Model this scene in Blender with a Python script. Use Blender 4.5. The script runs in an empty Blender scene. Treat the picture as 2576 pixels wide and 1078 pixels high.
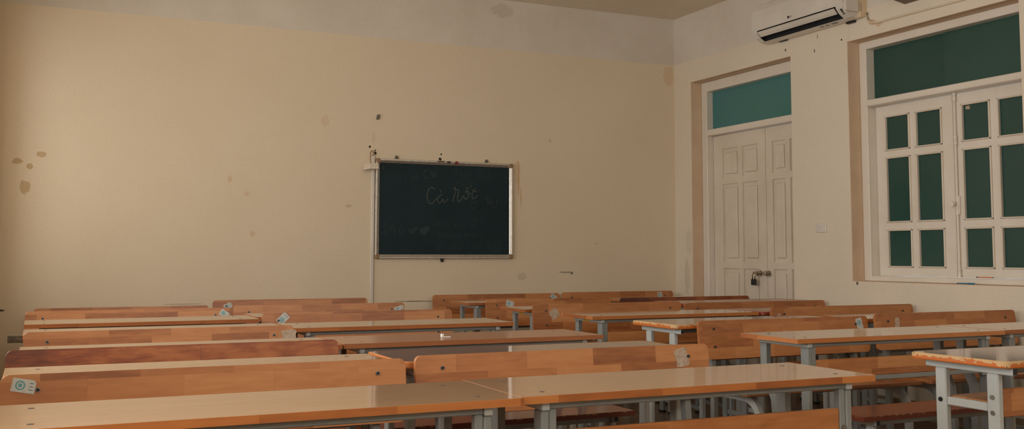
import bpy, bmesh, math, random
from mathutils import Matrix, Vector

S = bpy.context.scene
COL = S.collection

# ------------------------------------------------------------------ camera
cam_data = bpy.data.cameras.new('camera')
cam = bpy.data.objects.new('camera', cam_data)
COL.objects.link(cam)
cam_data.sensor_width = 36.0
cam_data.lens = 2555.03 / 2576 * 36.0
cam_data.shift_y = -(539 - 444.3) / 2576
cam_data.clip_start = 0.05
_R = ((0.90735283, -0.42036687, 0.00159237), (-0.03372083, -0.06900881, 0.99704598), (0.41901521, 0.90472619, 0.07679045))
CAMZ = 1.12
cam.matrix_world = Matrix(((_R[0][0], _R[1][0], -_R[2][0], 0), (_R[0][1], _R[1][1], -_R[2][1], 0),
                           (_R[0][2], _R[1][2], -_R[2][2], CAMZ), (0, 0, 0, 1)))
S.camera = cam

# ------------------------------------------------------------------ world, exposure, daylight
S.view_settings.view_transform = 'Standard'
S.view_settings.look = 'None'
S.view_settings.gamma = 1.0
S.view_settings.use_curve_mapping = False
S.view_settings.exposure = 0.18
W = bpy.data.worlds.new('world'); S.world = W; W.use_nodes = True
W.node_tree.nodes['Background'].inputs[0].default_value = (0.85, 0.93, 1.0, 1)
W.node_tree.nodes['Background'].inputs[1].default_value = 1.2

def daylight(name, y0, y1, power, x=-0.62, z0=0.95, z1=2.74, col=(1.0, 0.99, 1.0)):
    L = bpy.data.lights.new(name, 'AREA'); L.shape = 'RECTANGLE'
    L.size = z1 - z0; L.size_y = y1 - y0; L.energy = power; L.color = col
    o = bpy.data.objects.new(name, L); COL.objects.link(o)
    o.location = (x, (y0 + y1) / 2, (z0 + z1) / 2); o.rotation_euler = (0, -math.pi / 2, 0)
    return o
WIN_L = [(-1.1, 0.4), (1.0, 2.5), (3.1, 4.6), (5.05, 6.35), (6.8, 7.85)]
for (a, b), p in zip(WIN_L, (32, 31, 31, 32, 12)):
    daylight('window_daylight', a, b, p)
# fill light and slot added behind the camera to brighten the back wall
FILL_SLOT = (.7, 5.1)
L = bpy.data.lights.new('window_daylight_rear', 'AREA'); L.shape = 'RECTANGLE'; L.size = 4.2; L.size_y = .8; L.energy = 27; L.color = (1.0, 0.99, 1.0)
lo = bpy.data.objects.new('window_daylight_rear', L); COL.objects.link(lo); lo.location = (2.9, -1.9, 2.75); lo.rotation_euler = (math.pi / 2, 0, 0)
CHALK={"main":[[[3057,1681],[3037,1699],[3015,1698],[2998,1671],[2987,1634],[2990,1597],[3003,1569],[3025,1553],[3047,1570],[3064,1595],[3086,1610]],[[3125,1633],[3112,1637],[3090,1616],[3082,1591],[3091,1568],[3106,1565],[3126,1592],[3143,1630],[3132,1600],[3135,1576],[3148,1567]],[[3140,1566],[3161,1579],[3178,1602]],[[3109,1680],[3113,1665],[3120,1655]],[[3223,1576],[3233,1617],[3249,1662],[3256,1684],[3244,1704],[3232,1697],[3239,1682],[3261,1680],[3285,1685],[3276,1649],[3266,1613],[3271,1584],[3286,1578],[3305,1600],[3324,1637],[3341,1664]],[[3367,1683],[3343,1673],[3326,1641],[3334,1610],[3348,1602],[3370,1620],[3377,1656],[3367,1681],[3348,1660],[3368,1649],[3397,1655]],[[3348,1692],[3363,1708],[3370,1692]],[[3387,1708],[3396,1725]],[[3436,1708],[3416,1675],[3403,1639],[3412,1605],[3431,1613],[3460,1640]],[[3402,1684],[3426,1680],[3450,1670]]],"class":[[[3001,1850],[2979,1850],[2957,1830],[2953,1801],[2967,1777],[2988,1776],[3008,1787]],[[3036,1850],[3008,1803],[3047,1811]],[[3034,1821],[3036,1781]],[[3071,1849],[3051,1821],[3047,1796],[3063,1789],[3078,1801],[3067,1818],[3050,1809]],[[3524,1615],[3584,1621]],[[3552,1616],[3557,1561]],[[3574,1602],[3569,1575],[3599,1576]],[[3594,1603],[3591,1553]],[[3644,1613],[3646,1563],[3629,1540],[3594,1535]]],"faint":[[[2788,1751],[2788,1779],[2802,1794]],[[2865,1770],[2863,1760],[2858,1753],[2850,1751],[2843,1753],[2837,1759],[2835,1769],[2837,1778],[2842,1785],[2850,1787],[2857,1785],[2863,1779],[2865,1770]],[[2871,1758],[2871,1794],[2884,1799],[2889,1758],[2891,1795],[2906,1800],[2910,1763],[2917,1755]],[[2738,1794],[2781,1797]],[[2741,1794],[2739,1757]],[[3221,1867],[3269,1867]],[[3231,1865],[3231,1823]],[[3257,1864],[3255,1828],[3275,1815],[3294,1829],[3301,1866]],[[3284,1816],[3338,1815]],[[3340,1849],[3352,1822],[3376,1819],[3401,1847]],[[3430,1846],[3489,1850]],[[3464,1849],[3465,1790]],[[3533,1852],[3504,1846],[3489,1823],[3504,1798],[3543,1802]],[[3571,1871],[3566,1816],[3603,1815]],[[3422,1511],[3400,1540],[3392,1571],[3412,1585],[3424,1567],[3441,1586],[3458,1573],[3449,1543],[3422,1511]],[[3256,1716],[3263,1774],[3285,1730]],[[3309,1780],[3319,1718]],[[3386,1787],[3392,1729],[3416,1761],[3436,1730]],[[2618,1383],[2608,1308]],[[2620,1385],[2642,1375],[2656,1346],[2643,1313],[2613,1294],[2578,1302]],[[2686,1380],[2658,1330],[2704,1334]],[[2704,1364],[2702,1297]],[[2765,1373],[2739,1339],[2737,1310],[2757,1295],[2783,1306],[2783,1327],[2761,1335],[2739,1322]],[[3086,1412],[3073,1364]],[[3105,1412],[3089,1365]],[[3068,1394],[3114,1399]],[[3064,1377],[3109,1382]],[[3164,1366],[3169,1387],[3187,1389],[3190,1366]],[[3252,1380],[3251,1374],[3247,1370],[3243,1369],[3238,1370],[3235,1374],[3233,1379],[3234,1385],[3238,1389],[3242,1390],[3247,1389],[3251,1385],[3252,1380]],[[3293,1393],[3270,1384],[3275,1367],[3296,1365]],[[3317,1363],[3321,1394],[3335,1368],[3345,1398],[3363,1368]],[[3415,1360],[3387,1395],[3377,1425],[3396,1438],[3415,1412],[3429,1439],[3448,1435],[3438,1400],[3415,1360]],[[3096,1331],[3097,1258]],[[3060,1309],[3137,1312]],[[3065,1286],[3133,1288]],[[3156,1301],[3149,1271]],[[3156,1293],[3179,1306],[3183,1267]],[[3220,1285],[3218,1276],[3211,1270],[3202,1268],[3193,1270],[3186,1276],[3183,1284],[3186,1293],[3192,1299],[3202,1302],[3211,1300],[3218,1293],[3220,1285]],[[3229,1259],[3234,1298],[3252,1300],[3257,1257]],[[3299,1307],[3280,1298],[3303,1286],[3285,1273]],[[3364,1293],[3362,1286],[3357,1281],[3350,1280],[3343,1281],[3338,1286],[3336,1292],[3338,1299],[3343,1304],[3350,1305],[3357,1304],[3362,1299],[3364,1293]],[[3382,1304],[3383,1260]],[[3382,1299],[3399,1295],[3385,1282]],[[3429,1321],[3408,1295],[3429,1278]],[[3468,1296],[3467,1291],[3463,1288],[3458,1286],[3452,1287],[3449,1291],[3447,1296],[3449,1300],[3452,1304],[3458,1305],[3463,1304],[3467,1301],[3468,1296]],[[3510,1318],[3491,1296],[3514,1277]],[[3074,1207],[3129,1211]],[[3088,1228],[3084,1152]],[[3115,1203],[3075,1164],[3120,1165],[3115,1190]],[[3232,1191],[3229,1179],[3220,1170],[3207,1167],[3194,1170],[3185,1179],[3182,1190],[3185,1202],[3194,1211],[3207,1214],[3219,1211],[3229,1202],[3232,1191]],[[3147,1216],[3143,1177],[3166,1173]],[[3253,1225],[3248,1169],[3267,1178]],[[3322,1191],[3319,1180],[3311,1172],[3299,1170],[3288,1172],[3279,1180],[3276,1191],[3279,1202],[3288,1210],[3299,1212],[3311,1210],[3319,1202],[3322,1191]],[[3317,1247],[3327,1234]],[[3374,1226],[3364,1191],[3353,1163],[3369,1191],[3379,1165],[3392,1174]],[[3425,1218],[3425,1166]],[[3453,1205],[3486,1207]],[[3470,1218],[3472,1170],[3458,1166],[3477,1175]],[[3491,1231],[3498,1222]],[[3503,1235],[3510,1227]],[[3515,1175],[3529,1175],[3520,1162]],[[3548,1223],[3591,1227],[3567,1201],[3572,1162],[3591,1155]],[[3624,1236],[3622,1149]],[[3653,1236],[3653,1153]],[[3677,1237],[3677,1158]]],"h1":[[[2854,1290],[2823,1315],[2818,1340],[2845,1344],[2863,1340],[2880,1366],[2905,1362],[2903,1337],[2885,1311]]],"h2":[[[2964,1282],[2930,1307],[2926,1333],[2939,1350],[2957,1346],[2970,1367],[2997,1370],[3015,1351],[3007,1325],[2984,1304]]]}

# ------------------------------------------------------------------ node helpers
class NT:
    def __init__(s, mat):
        s.t = mat.node_tree; s.n = s.t.nodes; s.l = s.t.links
    def new(s, typ, **kw):
        n = s.n.new(typ)
        for k, v in kw.items():
            setattr(n, k, v)
        return n
    def link(s, a, b): s.l.new(a, b)
    def val(s, sock, v):
        if hasattr(v, 'is_linked') or hasattr(v, 'links'): s.link(v, sock)
        else: sock.default_value = v
    def math(s, op, a, b=0.0, c=None, clamp=False):
        n = s.new('ShaderNodeMath', operation=op); n.use_clamp = clamp
        s.val(n.inputs[0], a); s.val(n.inputs[1], b)
        if c is not None: s.val(n.inputs[2], c)
        return n.outputs[0]
    def comb(s, x, y, z):
        n = s.new('ShaderNodeCombineXYZ')
        for i, v in enumerate((x, y, z)): s.val(n.inputs[i], v)
        return n.outputs[0]
    def sep(s, v):
        n = s.new('ShaderNodeSeparateXYZ'); s.link(v, n.inputs[0]); return n.outputs
    def noise(s, vec, scale, detail=3, rough=0.5, dist=0.0):
        n = s.new('ShaderNodeTexNoise'); s.link(vec, n.inputs['Vector'])
        n.inputs['Scale'].default_value = scale; n.inputs['Detail'].default_value = detail
        n.inputs['Roughness'].default_value = rough; n.inputs['Distortion'].default_value = dist
        return n.outputs[0]
    def ramp(s, fac, stops):
        n = s.new('ShaderNodeValToRGB'); s.link(fac, n.inputs[0]); e = n.color_ramp.elements
        e[0].position = stops[0][0]; e[0].color = (*stops[0][1], 1)
        e[1].position = stops[-1][0]; e[1].color = (*stops[-1][1], 1)
        for p, c in stops[1:-1]:
            q = e.new(p); q.color = (*c, 1)
        return n.outputs[0]
    def mix(s, fac, a, b, blend='MIX'):
        n = s.new('ShaderNodeMix', data_type='RGBA', blend_type=blend)
        s.val(n.inputs[0], fac)
        for sock, v in ((n.inputs[6], a), (n.inputs[7], b)):
            if isinstance(v, tuple): sock.default_value = (*v, 1)
            else: s.link(v, sock)
        return n.outputs[2]
    def bump(s, h, strength, dist=0.01):
        n = s.new('ShaderNodeBump'); n.inputs['Strength'].default_value = strength
        n.inputs['Distance'].default_value = dist; s.link(h, n.inputs['Height']); return n.outputs[0]

def mat(name, col=(0.5, 0.5, 0.5), rough=0.5, metal=0.0, coat=0.0, coat_rough=0.1, spec=0.5):
    m = bpy.data.materials.new(name); m.use_nodes = True
    p = m.node_tree.nodes['Principled BSDF']
    p.inputs['Base Color'].default_value = (*col, 1); p.inputs['Roughness'].default_value = rough
    p.inputs['Metallic'].default_value = metal; p.inputs['Coat Weight'].default_value = coat
    p.inputs['Coat Roughness'].default_value = coat_rough; p.inputs['Coat IOR'].default_value = 1.56 if coat >= 1 else 1.5; p.inputs['Specular IOR Level'].default_value = spec
    return m, NT(m), p

def mottled(name, a, b, scale=12, rough=0.5, bump=0.0, metal=0.0, coat=0.0, coat_rough=.1, lo=.35, hi=.65, spec=.5):
    m, t, p = mat(name, a, rough, metal, coat, coat_rough, spec)
    tc = t.new('ShaderNodeTexCoord').outputs['Object']
    n = t.noise(tc, scale, 4, .6)
    t.link(t.ramp(n, [(lo, a), (hi, b)]), p.inputs['Base Color'])
    if bump:
        t.link(t.bump(t.noise(tc, scale * 8, 3), bump, .002), p.inputs['Normal'])
    return m

def wood(name, stops, coat=.8, coat_rough=.12, rough=.4, w=.062, L=.27, contrast=.62, grain=.38, wave=0.0, spec=.5, swirl=.25, rings=0.0):
    """finger jointed rubberwood: staves of random tone, fine grain along x"""
    m, t, p = mat(name, (0.5, .3, .1), rough, 0, coat, coat_rough, spec)
    tc = t.new('ShaderNodeTexCoord').outputs['Object']
    ri = t.new('ShaderNodeObjectInfo').outputs['Random']
    x, y, z = t.sep(tc)
    v = t.math('ADD', t.math('ADD', y, z), t.math('MULTIPLY', ri, 3.1))
    strip = t.math('FLOOR', t.math('DIVIDE', v, w))
    wn = t.new('ShaderNodeTexWhiteNoise', noise_dimensions='1D'); t.link(t.math('ADD', strip, t.math('MULTIPLY', ri, 91.0)), wn.inputs['W'])
    u = t.math('ADD', t.math('DIVIDE', x, L), t.math('MULTIPLY', wn.outputs[0], 17.0))
    blk = t.math('FLOOR', u)
    wn2 = t.new('ShaderNodeTexWhiteNoise', noise_dimensions='3D'); t.link(t.comb(strip, blk, t.math('MULTIPLY', ri, 57.0)), wn2.inputs['Vector'])
    r = wn2.outputs[0]
    gv = t.comb(t.math('ADD', t.math('MULTIPLY', x, 2.2), t.math('MULTIPLY', r, 40.0)),
                t.math('ADD', t.math('MULTIPLY', v, 26.0), t.math('MULTIPLY', r, 9.0)), t.math('MULTIPLY', r, 31.0))
    g = t.noise(gv, 2.2, 5, .6, swirl)
    sw = t.noise(t.comb(t.math('MULTIPLY', x, 5.0), t.math('MULTIPLY', v, 14.0), t.math('MULTIPLY', r, 77.0)), 1.0, 2, .5, 1.8)
    f = t.math('ADD', t.math('MULTIPLY', r, contrast), t.math('MULTIPLY', t.math('ADD', t.math('MULTIPLY', g, .6), t.math('MULTIPLY', sw, .4)), grain))
    if rings:
        dx = t.math('ADD', x, .13); dz = t.math('MULTIPLY', t.math('SUBTRACT', z, .10), 2.2)
        ds = t.math('SQRT', t.math('ADD', t.math('MULTIPLY', dx, dx), t.math('MULTIPLY', dz, dz)))
        ds = t.math('ADD', ds, t.math('MULTIPLY', t.noise(tc, 5.0, 4, .6), .30))
        rg = t.math('SINE', t.math('MULTIPLY', ds, 42.0))
        f = t.math('ADD', f, t.math('MULTIPLY', rg, rings))
        f = t.math('ADD', f, t.math('MULTIPLY', t.math('MINIMUM', t.math('ADD', x, .22), 0.0), .8))
    # dark glue seam
    fr = t.math('FRACT', u)
    seam = t.math('LESS_THAN', fr, .006)
    c = t.ramp(f, stops)
    c = t.mix(t.math('MULTIPLY', seam, .25), c, stops[0][1])
    t.link(c, p.inputs['Base Color'])
    if wave:
        b = t.noise(tc, 5.0, 2, .5)
        nb = t.bump(b, wave, .01)
        t.link(nb, p.inputs['Coat Normal'])
    return m

def plain_laminate(name, a, b, coat_rough=.12, coat=.7):
    m, t, p = mat(name, a, .4, 0, coat, coat_rough)
    tc = t.new('ShaderNodeTexCoord').outputs['Object']
    x, y, z = t.sep(tc)
    n = t.noise(t.comb(t.math('MULTIPLY', x, 3.0), t.math('MULTIPLY', t.math('ADD', y, z), 40.0), 0.0), 2.0, 4, .6, .3)
    t.link(t.ramp(n, [(.3, a), (.7, b)]), p.inputs['Base Color'])
    return m

WOOD = [(.22, (.25, .078, .020)), (.38, (.39, .135, .037)), (.56, (.51, .20, .060)), (.80, (.62, .285, .10))]
M = {}
M['board'] = wood('rubberwood_board', WOOD, coat=.3, coat_rough=.22, contrast=.34, grain=.62)
M['top'] = wood('pale_top_veneer', [(.2, (.43, .225, .10)), (.5, (.515, .285, .135)), (.8, (.58, .335, .165))], coat=1.0, coat_rough=.07, w=.5, L=1.7, contrast=.14, grain=.75, wave=.06)
M['top_edge'] = wood('top_edge_strip', [(.25, (.29, .080, .015)), (.5, (.46, .145, .031)), (.78, (.58, .215, .052))], coat=.3, coat_rough=.3, w=.3, L=.32, contrast=.4, grain=.55)
M['red_board'] = wood('red_laminate_board', [(.22, (.085, .016, .006)), (.48, (.25, .055, .012)), (.72, (.46, .145, .035))], coat=.45, coat_rough=.16, w=.4, L=.8, contrast=.22, grain=.8, swirl=2.2, rings=.05)
M['brown_top'] = plain_laminate('brown_laminate_top', (.36, .15, .065), (.42, .185, .085), coat=.6, coat_rough=.16)
M['mauve_top'] = plain_laminate('mauve_laminate_top', (.27, .145, .105), (.34, .19, .14), coat=1.0, coat_rough=.08)
M['red_seat'] = plain_laminate('red_laminate_seat', (.23, .085, .055), (.29, .11, .07), coat=.8, coat_rough=.14)
M['steel'] = mottled('grey_painted_steel', (.22, .225, .20), (.27, .27, .24), 6, .38, 0)
M['steel_pale'] = mottled('pale_painted_steel', (.44, .445, .40), (.52, .52, .46), 6, .38, 0)
M['bolt'] = mottled('dark_bolt', (.02, .02, .022), (.06, .06, .06), 80, .35, metal=.7)
M['bolt_rim'] = mottled('bolt_washer_metal', (.26, .22, .18), (.38, .33, .27), 80, .35, metal=.8)
M['screw'] = mottled('recessed_screw_hole', (.05, .035, .025), (.14, .1, .07), 200, .6)
M['black'] = mottled('black_plastic', (.008, .010, .012), (.016, .018, .02), 20, .45)
M['paper'] = mottled('sticker_paper', (.52, .54, .48), (.62, .63, .56), 60, .6)
M['torn'] = mottled('torn_sticker_residue', (.40, .27, .17), (.56, .45, .34), 60, .8)
M['teal'] = mottled('teal_print', (.06, .28, .30), (.12, .38, .40), 400, .6)
M['ink'] = mottled('grey_print', (.12, .14, .15), (.25, .25, .24), 300, .6)
M['yellow'] = mottled('yellow_label', (.62, .33, .02), (.7, .4, .04), 60, .6)
M['paint'] = mottled('cream_gloss_paint', (.70, .60, .46), (.78, .68, .54), 3, .35)
M['paint_w'] = mottled('white_gloss_paint', (.74, .66, .53), (.80, .72, .60), 3, .3)
M['plastic'] = mottled('white_plastic', (.66, .60, .50), (.74, .68, .57), 3, .35)
M['plastic_old'] = mottled('yellowed_plastic', (.66, .50, .30), (.76, .60, .38), 6, .45)
M['alu'] = mottled('brushed_aluminium', (.50, .45, .38), (.62, .57, .49), 30, .34, metal=.7)
M['alu_shade'] = mottled('dark_frame_groove', (.06, .05, .035), (.12, .1, .07), 30, .4, metal=.5)
M['corner'] = mottled('brown_corner_plastic', (.24, .145, .07), (.32, .2, .1), 30, .5)
M['chalk'] = mottled('chalk_bright', (.125, .125, .10), (.05, .065, .058), 90, .9)
M['chalk_mid'] = mottled('chalk_medium', (.060, .07, .064), (.03, .045, .045), 90, .9)
M['chalk_faint'] = mottled('chalk_faint', (.036, .052, .051), (.017, .035, .038), 60, .9)
M['chalk_dim'] = mottled('chalk_dim', (.022, .040, .042), (.013, .031, .035), 60, .9)
M['conduit_cream'] = mottled('conduit_cream', (.72, .58, .40), (.76, .64, .46), 4, .5)
M['red'] = mottled('dark_red_magnet', (.16, .012, .018), (.2, .02, .025), 30, .4)
M['whitewood'] = mottled('pale_painted_wood', (.62, .50, .36), (.74, .63, .48), 20, .6)
M['cable'] = mottled('orange_brown_cable', (.30, .13, .04), (.36, .17, .06), 50, .5)
M['chrome'] = mottled('worn_chrome', (.45, .43, .38), (.62, .6, .55), 60, .18, metal=1.0)
M['pencil'] = mottled('orange_pencil', (.72, .16, .03), (.78, .2, .04), 30, .4)
M['pen'] = mottled('blue_pen', (.01, .16, .26), (.02, .2, .32), 30, .3)
M['darkwood'] = mottled('weathered_dark_wood', (.06, .042, .022), (.17, .12, .06), 35, .8, bump=.4)
M['grey_clip'] = mottled('grey_metal_clip', (.10, .085, .065), (.2, .18, .14), 40, .5, metal=.4)
M['brown_box'] = mottled('brown_speaker_case', (.14, .10, .065), (.18, .13, .085), 20, .5)
M['white_scrap'] = mottled('white_paper', (.8, .78, .7), (.88, .86, .8), 40, .7)
M['inner_dark'] = mottled('dark_outlet', (.006, .008, .01), (.012, .014, .016), 20, .5)

def worn_edge(name, paint, bare, dark, amount=.5):
    m, t, p = mat(name, paint, .45)
    tc = t.new('ShaderNodeTexCoord').outputs['Object']
    x, y, z = t.sep(tc)
    n1 = t.noise(t.comb(t.math('MULTIPLY', x, 1.0), t.math('MULTIPLY', y, 1.0), t.math('MULTIPLY', z, 2.2)), 42, 5, .62)
    top = t.math('MULTIPLY', t.math('SUBTRACT', z, EDGE_MID), 16.0)
    cx = t.math('ABSOLUTE', x); cy = t.math('ABSOLUTE', y)
    corner = t.math('MULTIPLY', t.math('MAXIMUM', t.math('SUBTRACT', t.math('ADD', cx, cy), .77), 0.0), 5.0)
    corner = t.math('MINIMUM', corner, .3)
    k = t.math('ADD', t.math('ADD', n1, top), corner)
    mask = t.math('GREATER_THAN', k, 1.0 - amount)
    n2 = t.noise(tc, 260, 3, .7)
    dk = t.math('MULTIPLY', t.math('GREATER_THAN', n2, .53), t.math('GREATER_THAN', t.math('ADD', n1, corner), .74))
    c = t.mix(mask, paint, bare); c = t.mix(dk, c, dark)
    t.link(c, p.inputs['Base Color'])
    t.link(t.bump(t.math('SUBTRACT', 1.0, mask), .5, .002), p.inputs['Normal'])
    return m
EDGE_MID = .745
M['worn_orange'] = worn_edge('worn_orange_edge', (.60, .15, .022), (.66, .42, .19), (.09, .04, .015), .47)
EDGE_MID = .44
M['worn_seat'] = worn_edge('worn_red_edge', (.16, .03, .012), (.40, .23, .085), (.05, .025, .01), .30)
EDGE_MID = .745
M['brown_edge'] = plain_laminate('brown_edge_band', (.34, .115, .035), (.40, .145, .05), coat=.3, coat_rough=.3)
M['orange_edge'] = plain_laminate('orange_edge_band', (.50, .15, .035), (.58, .2, .05), coat=.3, coat_rough=.3)
M['red_edge'] = plain_laminate('red_edge_band', (.30, .05, .02), (.36, .07, .028), coat=.5, coat_rough=.2)

# plaster walls: cream below, white band above, with the wall's own stains
def wall_mat(name, marks, axis):
    m, t, p = mat(name, (.7, .6, .45), .75, spec=.25)
    pos = t.new('ShaderNodeNewGeometry').outputs['Position']
    x, y, z = t.sep(pos)
    h = x if axis == 'x' else y
    wob = t.noise(pos, 3.0, 3)
    zz = t.math('ADD', z, t.math('MULTIPLY', t.math('SUBTRACT', wob, .5), .012))
    big = t.noise(pos, .9, 4, .6)
    cream = t.ramp(big, [(.3, (.73, .605, .42)), (.7, (.78, .655, .47))] if axis == 'x' else [(.3, (.735, .63, .475)), (.7, (.785, .685, .53))])
    white = t.ramp(t.noise(pos, 1.6, 4, .65), [(.35, (.66, .585, .475)), (.65, (.73, .66, .55))])
    band = t.math('GREATER_THAN', zz, 2.957)
    c = t.mix(band, cream, white)
    fine = t.noise(pos, 55, 3, .6)
    c = t.mix(.05, c, t.ramp(fine, [(.35, (.45, .36, .24)), (.65, (.9, .8, .6))]))
    wig = t.noise(pos, 28, 3, .6)
    for (mh, mz, rh, rz, col, a) in marks:
        dx = t.math('DIVIDE', t.math('SUBTRACT', h, mh), rh); dz = t.math('DIVIDE', t.math('SUBTRACT', z, mz), rz)
        d = t.math('SQRT', t.math('ADD', t.math('MULTIPLY', dx, dx), t.math('MULTIPLY', dz, dz)))
        d = t.math('ADD', d, t.math('MULTIPLY', t.math('SUBTRACT', wig, .5), 1.3))
        mk = t.math('MULTIPLY', t.math('SUBTRACT', 1.12, d, clamp=False), 5.0, clamp=True)
        c = t.mix(t.math('MULTIPLY', mk, a), c, col)
    t.link(c, p.inputs['Base Color'])
    t.link(t.bump(t.noise(pos, 130, 3, .6), .12, .002), p.inputs['Normal'])
    return m
TAN = (.50, .34, .16); DK = (.03, .025, .02); ORG = (.60, .36, .16); GRY = (.42, .33, .24)
back_marks = [(-.17, 1.796, .038, .02, TAN, .8), (-.09, 1.761, .022, .022, TAN, .8), (-.014, 1.852, .034, .02, TAN, .75), (-.119, 1.609, .036, .05, TAN, .75),
    (1.34, 1.715, .016, .03, ORG, .4), (1.478, 1.602, .02, .018, ORG, .35), (2.306, 1.522, .03, .014, TAN, .5), (1.525, 1.287, .018, .022, ORG, .4),
    (3.862, 1.80, .010, .16, ORG, .7), (3.885, 1.64, .007, .09, ORG, .6), (3.85, 1.86, .03, .10, ORG, .25), (4.176, 2.16, .012, .015, GRY, .5), (4.656, 1.228, .015, .012, GRY, .4),
    (2.481, 2.024, .010, .011, DK, 1), (2.529, 1.996, .007, .008, DK, 1), (2.526, 1.974, .013, .012, DK, 1), (3.122, 1.987, .009, .010, DK, 1), (3.112, 1.949, .014, .012, DK, 1),
    (2.514, 2.10, .012, .04, TAN, .25), (2.10, 2.22, .03, .05, ORG, .25), (4.345, .966, .07, .006, DK, .6), (4.40, .955, .012, .01, DK, .7), (2.86, .730, .14, .004, DK, .75), (3.02, .728, .05, .004, DK, .6),
    (-.247, .719, .03, .008, DK, .9), (-.31, .722, .03, .004, DK, .8), (1.02, .74, .16, .004, GRY, .7), (3.70, 3.31, .10, .06, (.5, .43, .3), .45),
    (5.47, 2.85, .06, .09, ORG, .35), (3.9, .93, .05, .03, GRY, .35)]
right_marks = [(6.571, 2.811, .008, .012, DK, 1), (6.226, 2.741, .006, .014, DK, .9), (5.924, 2.772, .008, .009, DK, 1), (5.60, 2.84, .03, .02, ORG, .7), (5.54, 2.815, .035, .018, ORG, .6),
    (8.02, .93, .04, .16, GRY, .3), (7.98, 1.25, .05, .12, (.62, .55, .42), .5), (5.84, 2.77, .004, .3, GRY, .25), (5.82, .915, .012, .012, DK, .8), (6.19, 2.85, .004, .02, DK, .9)]
M['wall_back'] = wall_mat('plaster_back', back_marks, 'x')
M['wall_right'] = wall_mat('plaster_right', right_marks, 'y')
M['wall'] = wall_mat('plaster_plain', [], 'x')
M['reveal'] = mottled('reveal_plaster', (.66, .47, .30), (.72, .53, .35), 5, .7)  # darker ochre carries the shade of the opening returns
M['ceiling'] = mottled('ceiling_paint', (.72, .62, .47), (.77, .67, .52), 2, .8)

def floor_mat():
    m, t, p = mat('brown_floor_tile', (.2, .12, .07), .25, spec=.4)
    pos = t.new('ShaderNodeNewGeometry').outputs['Position']
    x, y, z = t.sep(pos)
    fx = t.math('FRACT', t.math('DIVIDE', x, .4)); fy = t.math('FRACT', t.math('DIVIDE', y, .4))
    g = t.math('MAXIMUM', t.math('LESS_THAN', fx, .012), t.math('LESS_THAN', fy, .012))
    n = t.noise(t.comb(t.math('MULTIPLY', x, 1.5), t.math('MULTIPLY', y, 14.0), 0.0), 2.0, 5, .6, .4)
    c = t.ramp(n, [(.3, (.17, .10, .055)), (.7, (.27, .175, .10))])
    t.link(t.mix(g, c, (.07, .05, .03)), p.inputs['Base Color'])
    return m
M['floor'] = floor_mat()
M['skirting'] = mottled('skirting_tile', (.30, .21, .13), (.36, .26, .16), 8, .3)

def glass_mat(name, a, b, rough=.22):
    m, t, p = mat(name, a, rough, spec=.45)
    tc = t.new('ShaderNodeTexCoord').outputs['Object']
    n = t.noise(tc, 1.1, 3, .6)
    c = t.ramp(n, [(.3, a), (.7, b)])
    sp = t.noise(tc, 90, 2, .5)
    c = t.mix(t.math('MULTIPLY', t.math('GREATER_THAN', sp, .80), .6), c, (.5, .5, .42))
    t.link(c, p.inputs['Base Color'])
    p.inputs['Transmission Weight'].default_value = .12
    return m
M['glass'] = glass_mat('green_film_glass', (.021, .070, .052), (.029, .085, .068))
M['glass_r'] = glass_mat('green_film_glass_pale', (.028, .08, .06), (.04, .10, .078))
M['glass_teal'] = glass_mat('teal_film_glass', (.065, .215, .175), (.07, .23, .25))
M['chalkboard'] = mottled('green_chalkboard', (.0075, .021, .025), (.011, .029, .033), 3.5, .5, lo=.3, hi=.7, spec=.22)

# ------------------------------------------------------------------ mesh helpers
def obj(name, bm, m, parent=None, loc=(0, 0, 0), smooth=False):
    me = bpy.data.meshes.new(name)
    bmesh.ops.recalc_face_normals(bm, faces=bm.faces)
    bm.to_mesh(me); bm.free()
    for x in (m if isinstance(m, (list, tuple)) else [m]): me.materials.append(x)
    if smooth:
        me.polygons.foreach_set('use_smooth', [True] * len(me.polygons))
    o = bpy.data.objects.new(name, me); COL.objects.link(o); o.location = loc
    if parent is not None: o.parent = parent
    return o

def box(bm, x0, x1, y0, y1, z0, z1, bev=0.0, seg=1):
    r = bmesh.ops.create_cube(bm, size=1.0)
    for v in r['verts']:
        v.co = ((x0 + x1) / 2 + v.co.x * (x1 - x0), (y0 + y1) / 2 + v.co.y * (y1 - y0), (z0 + z1) / 2 + v.co.z * (z1 - z0))
    if bev:
        e = list({e for v in r['verts'] for e in v.link_edges})
        bmesh.ops.bevel(bm, geom=e, offset=bev, segments=seg, affect='EDGES', profile=.5)
    return bm

def bx(*a, **k):
    return box(bmesh.new(), *a, **k)

def prism(bm, pts, axis, a, b, bev=0.0):
    """polygon pts (2D) extruded along axis from a to b. axis 'x': pts=(y,z); 'y': (x,z); 'z': (x,y)"""
    def P(u, v, w):
        return {'x': (w, u, v), 'y': (u, w, v), 'z': (u, v, w)}[axis]
    A = [bm.verts.new(P(u, v, a)) for u, v in pts]; B = [bm.verts.new(P(u, v, b)) for u, v in pts]
    fs = [bm.faces.new(A), bm.faces.new(B[::-1])]
    n = len(pts)
    for i in range(n):
        fs.append(bm.faces.new((A[i], B[i], B[(i + 1) % n], A[(i + 1) % n])))
    if bev:
        es = list(fs[0].edges) + list(fs[1].edges)
        bmesh.ops.bevel(bm, geom=es, offset=bev, segments=2, affect='EDGES', profile=.5)
    return bm

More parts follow.
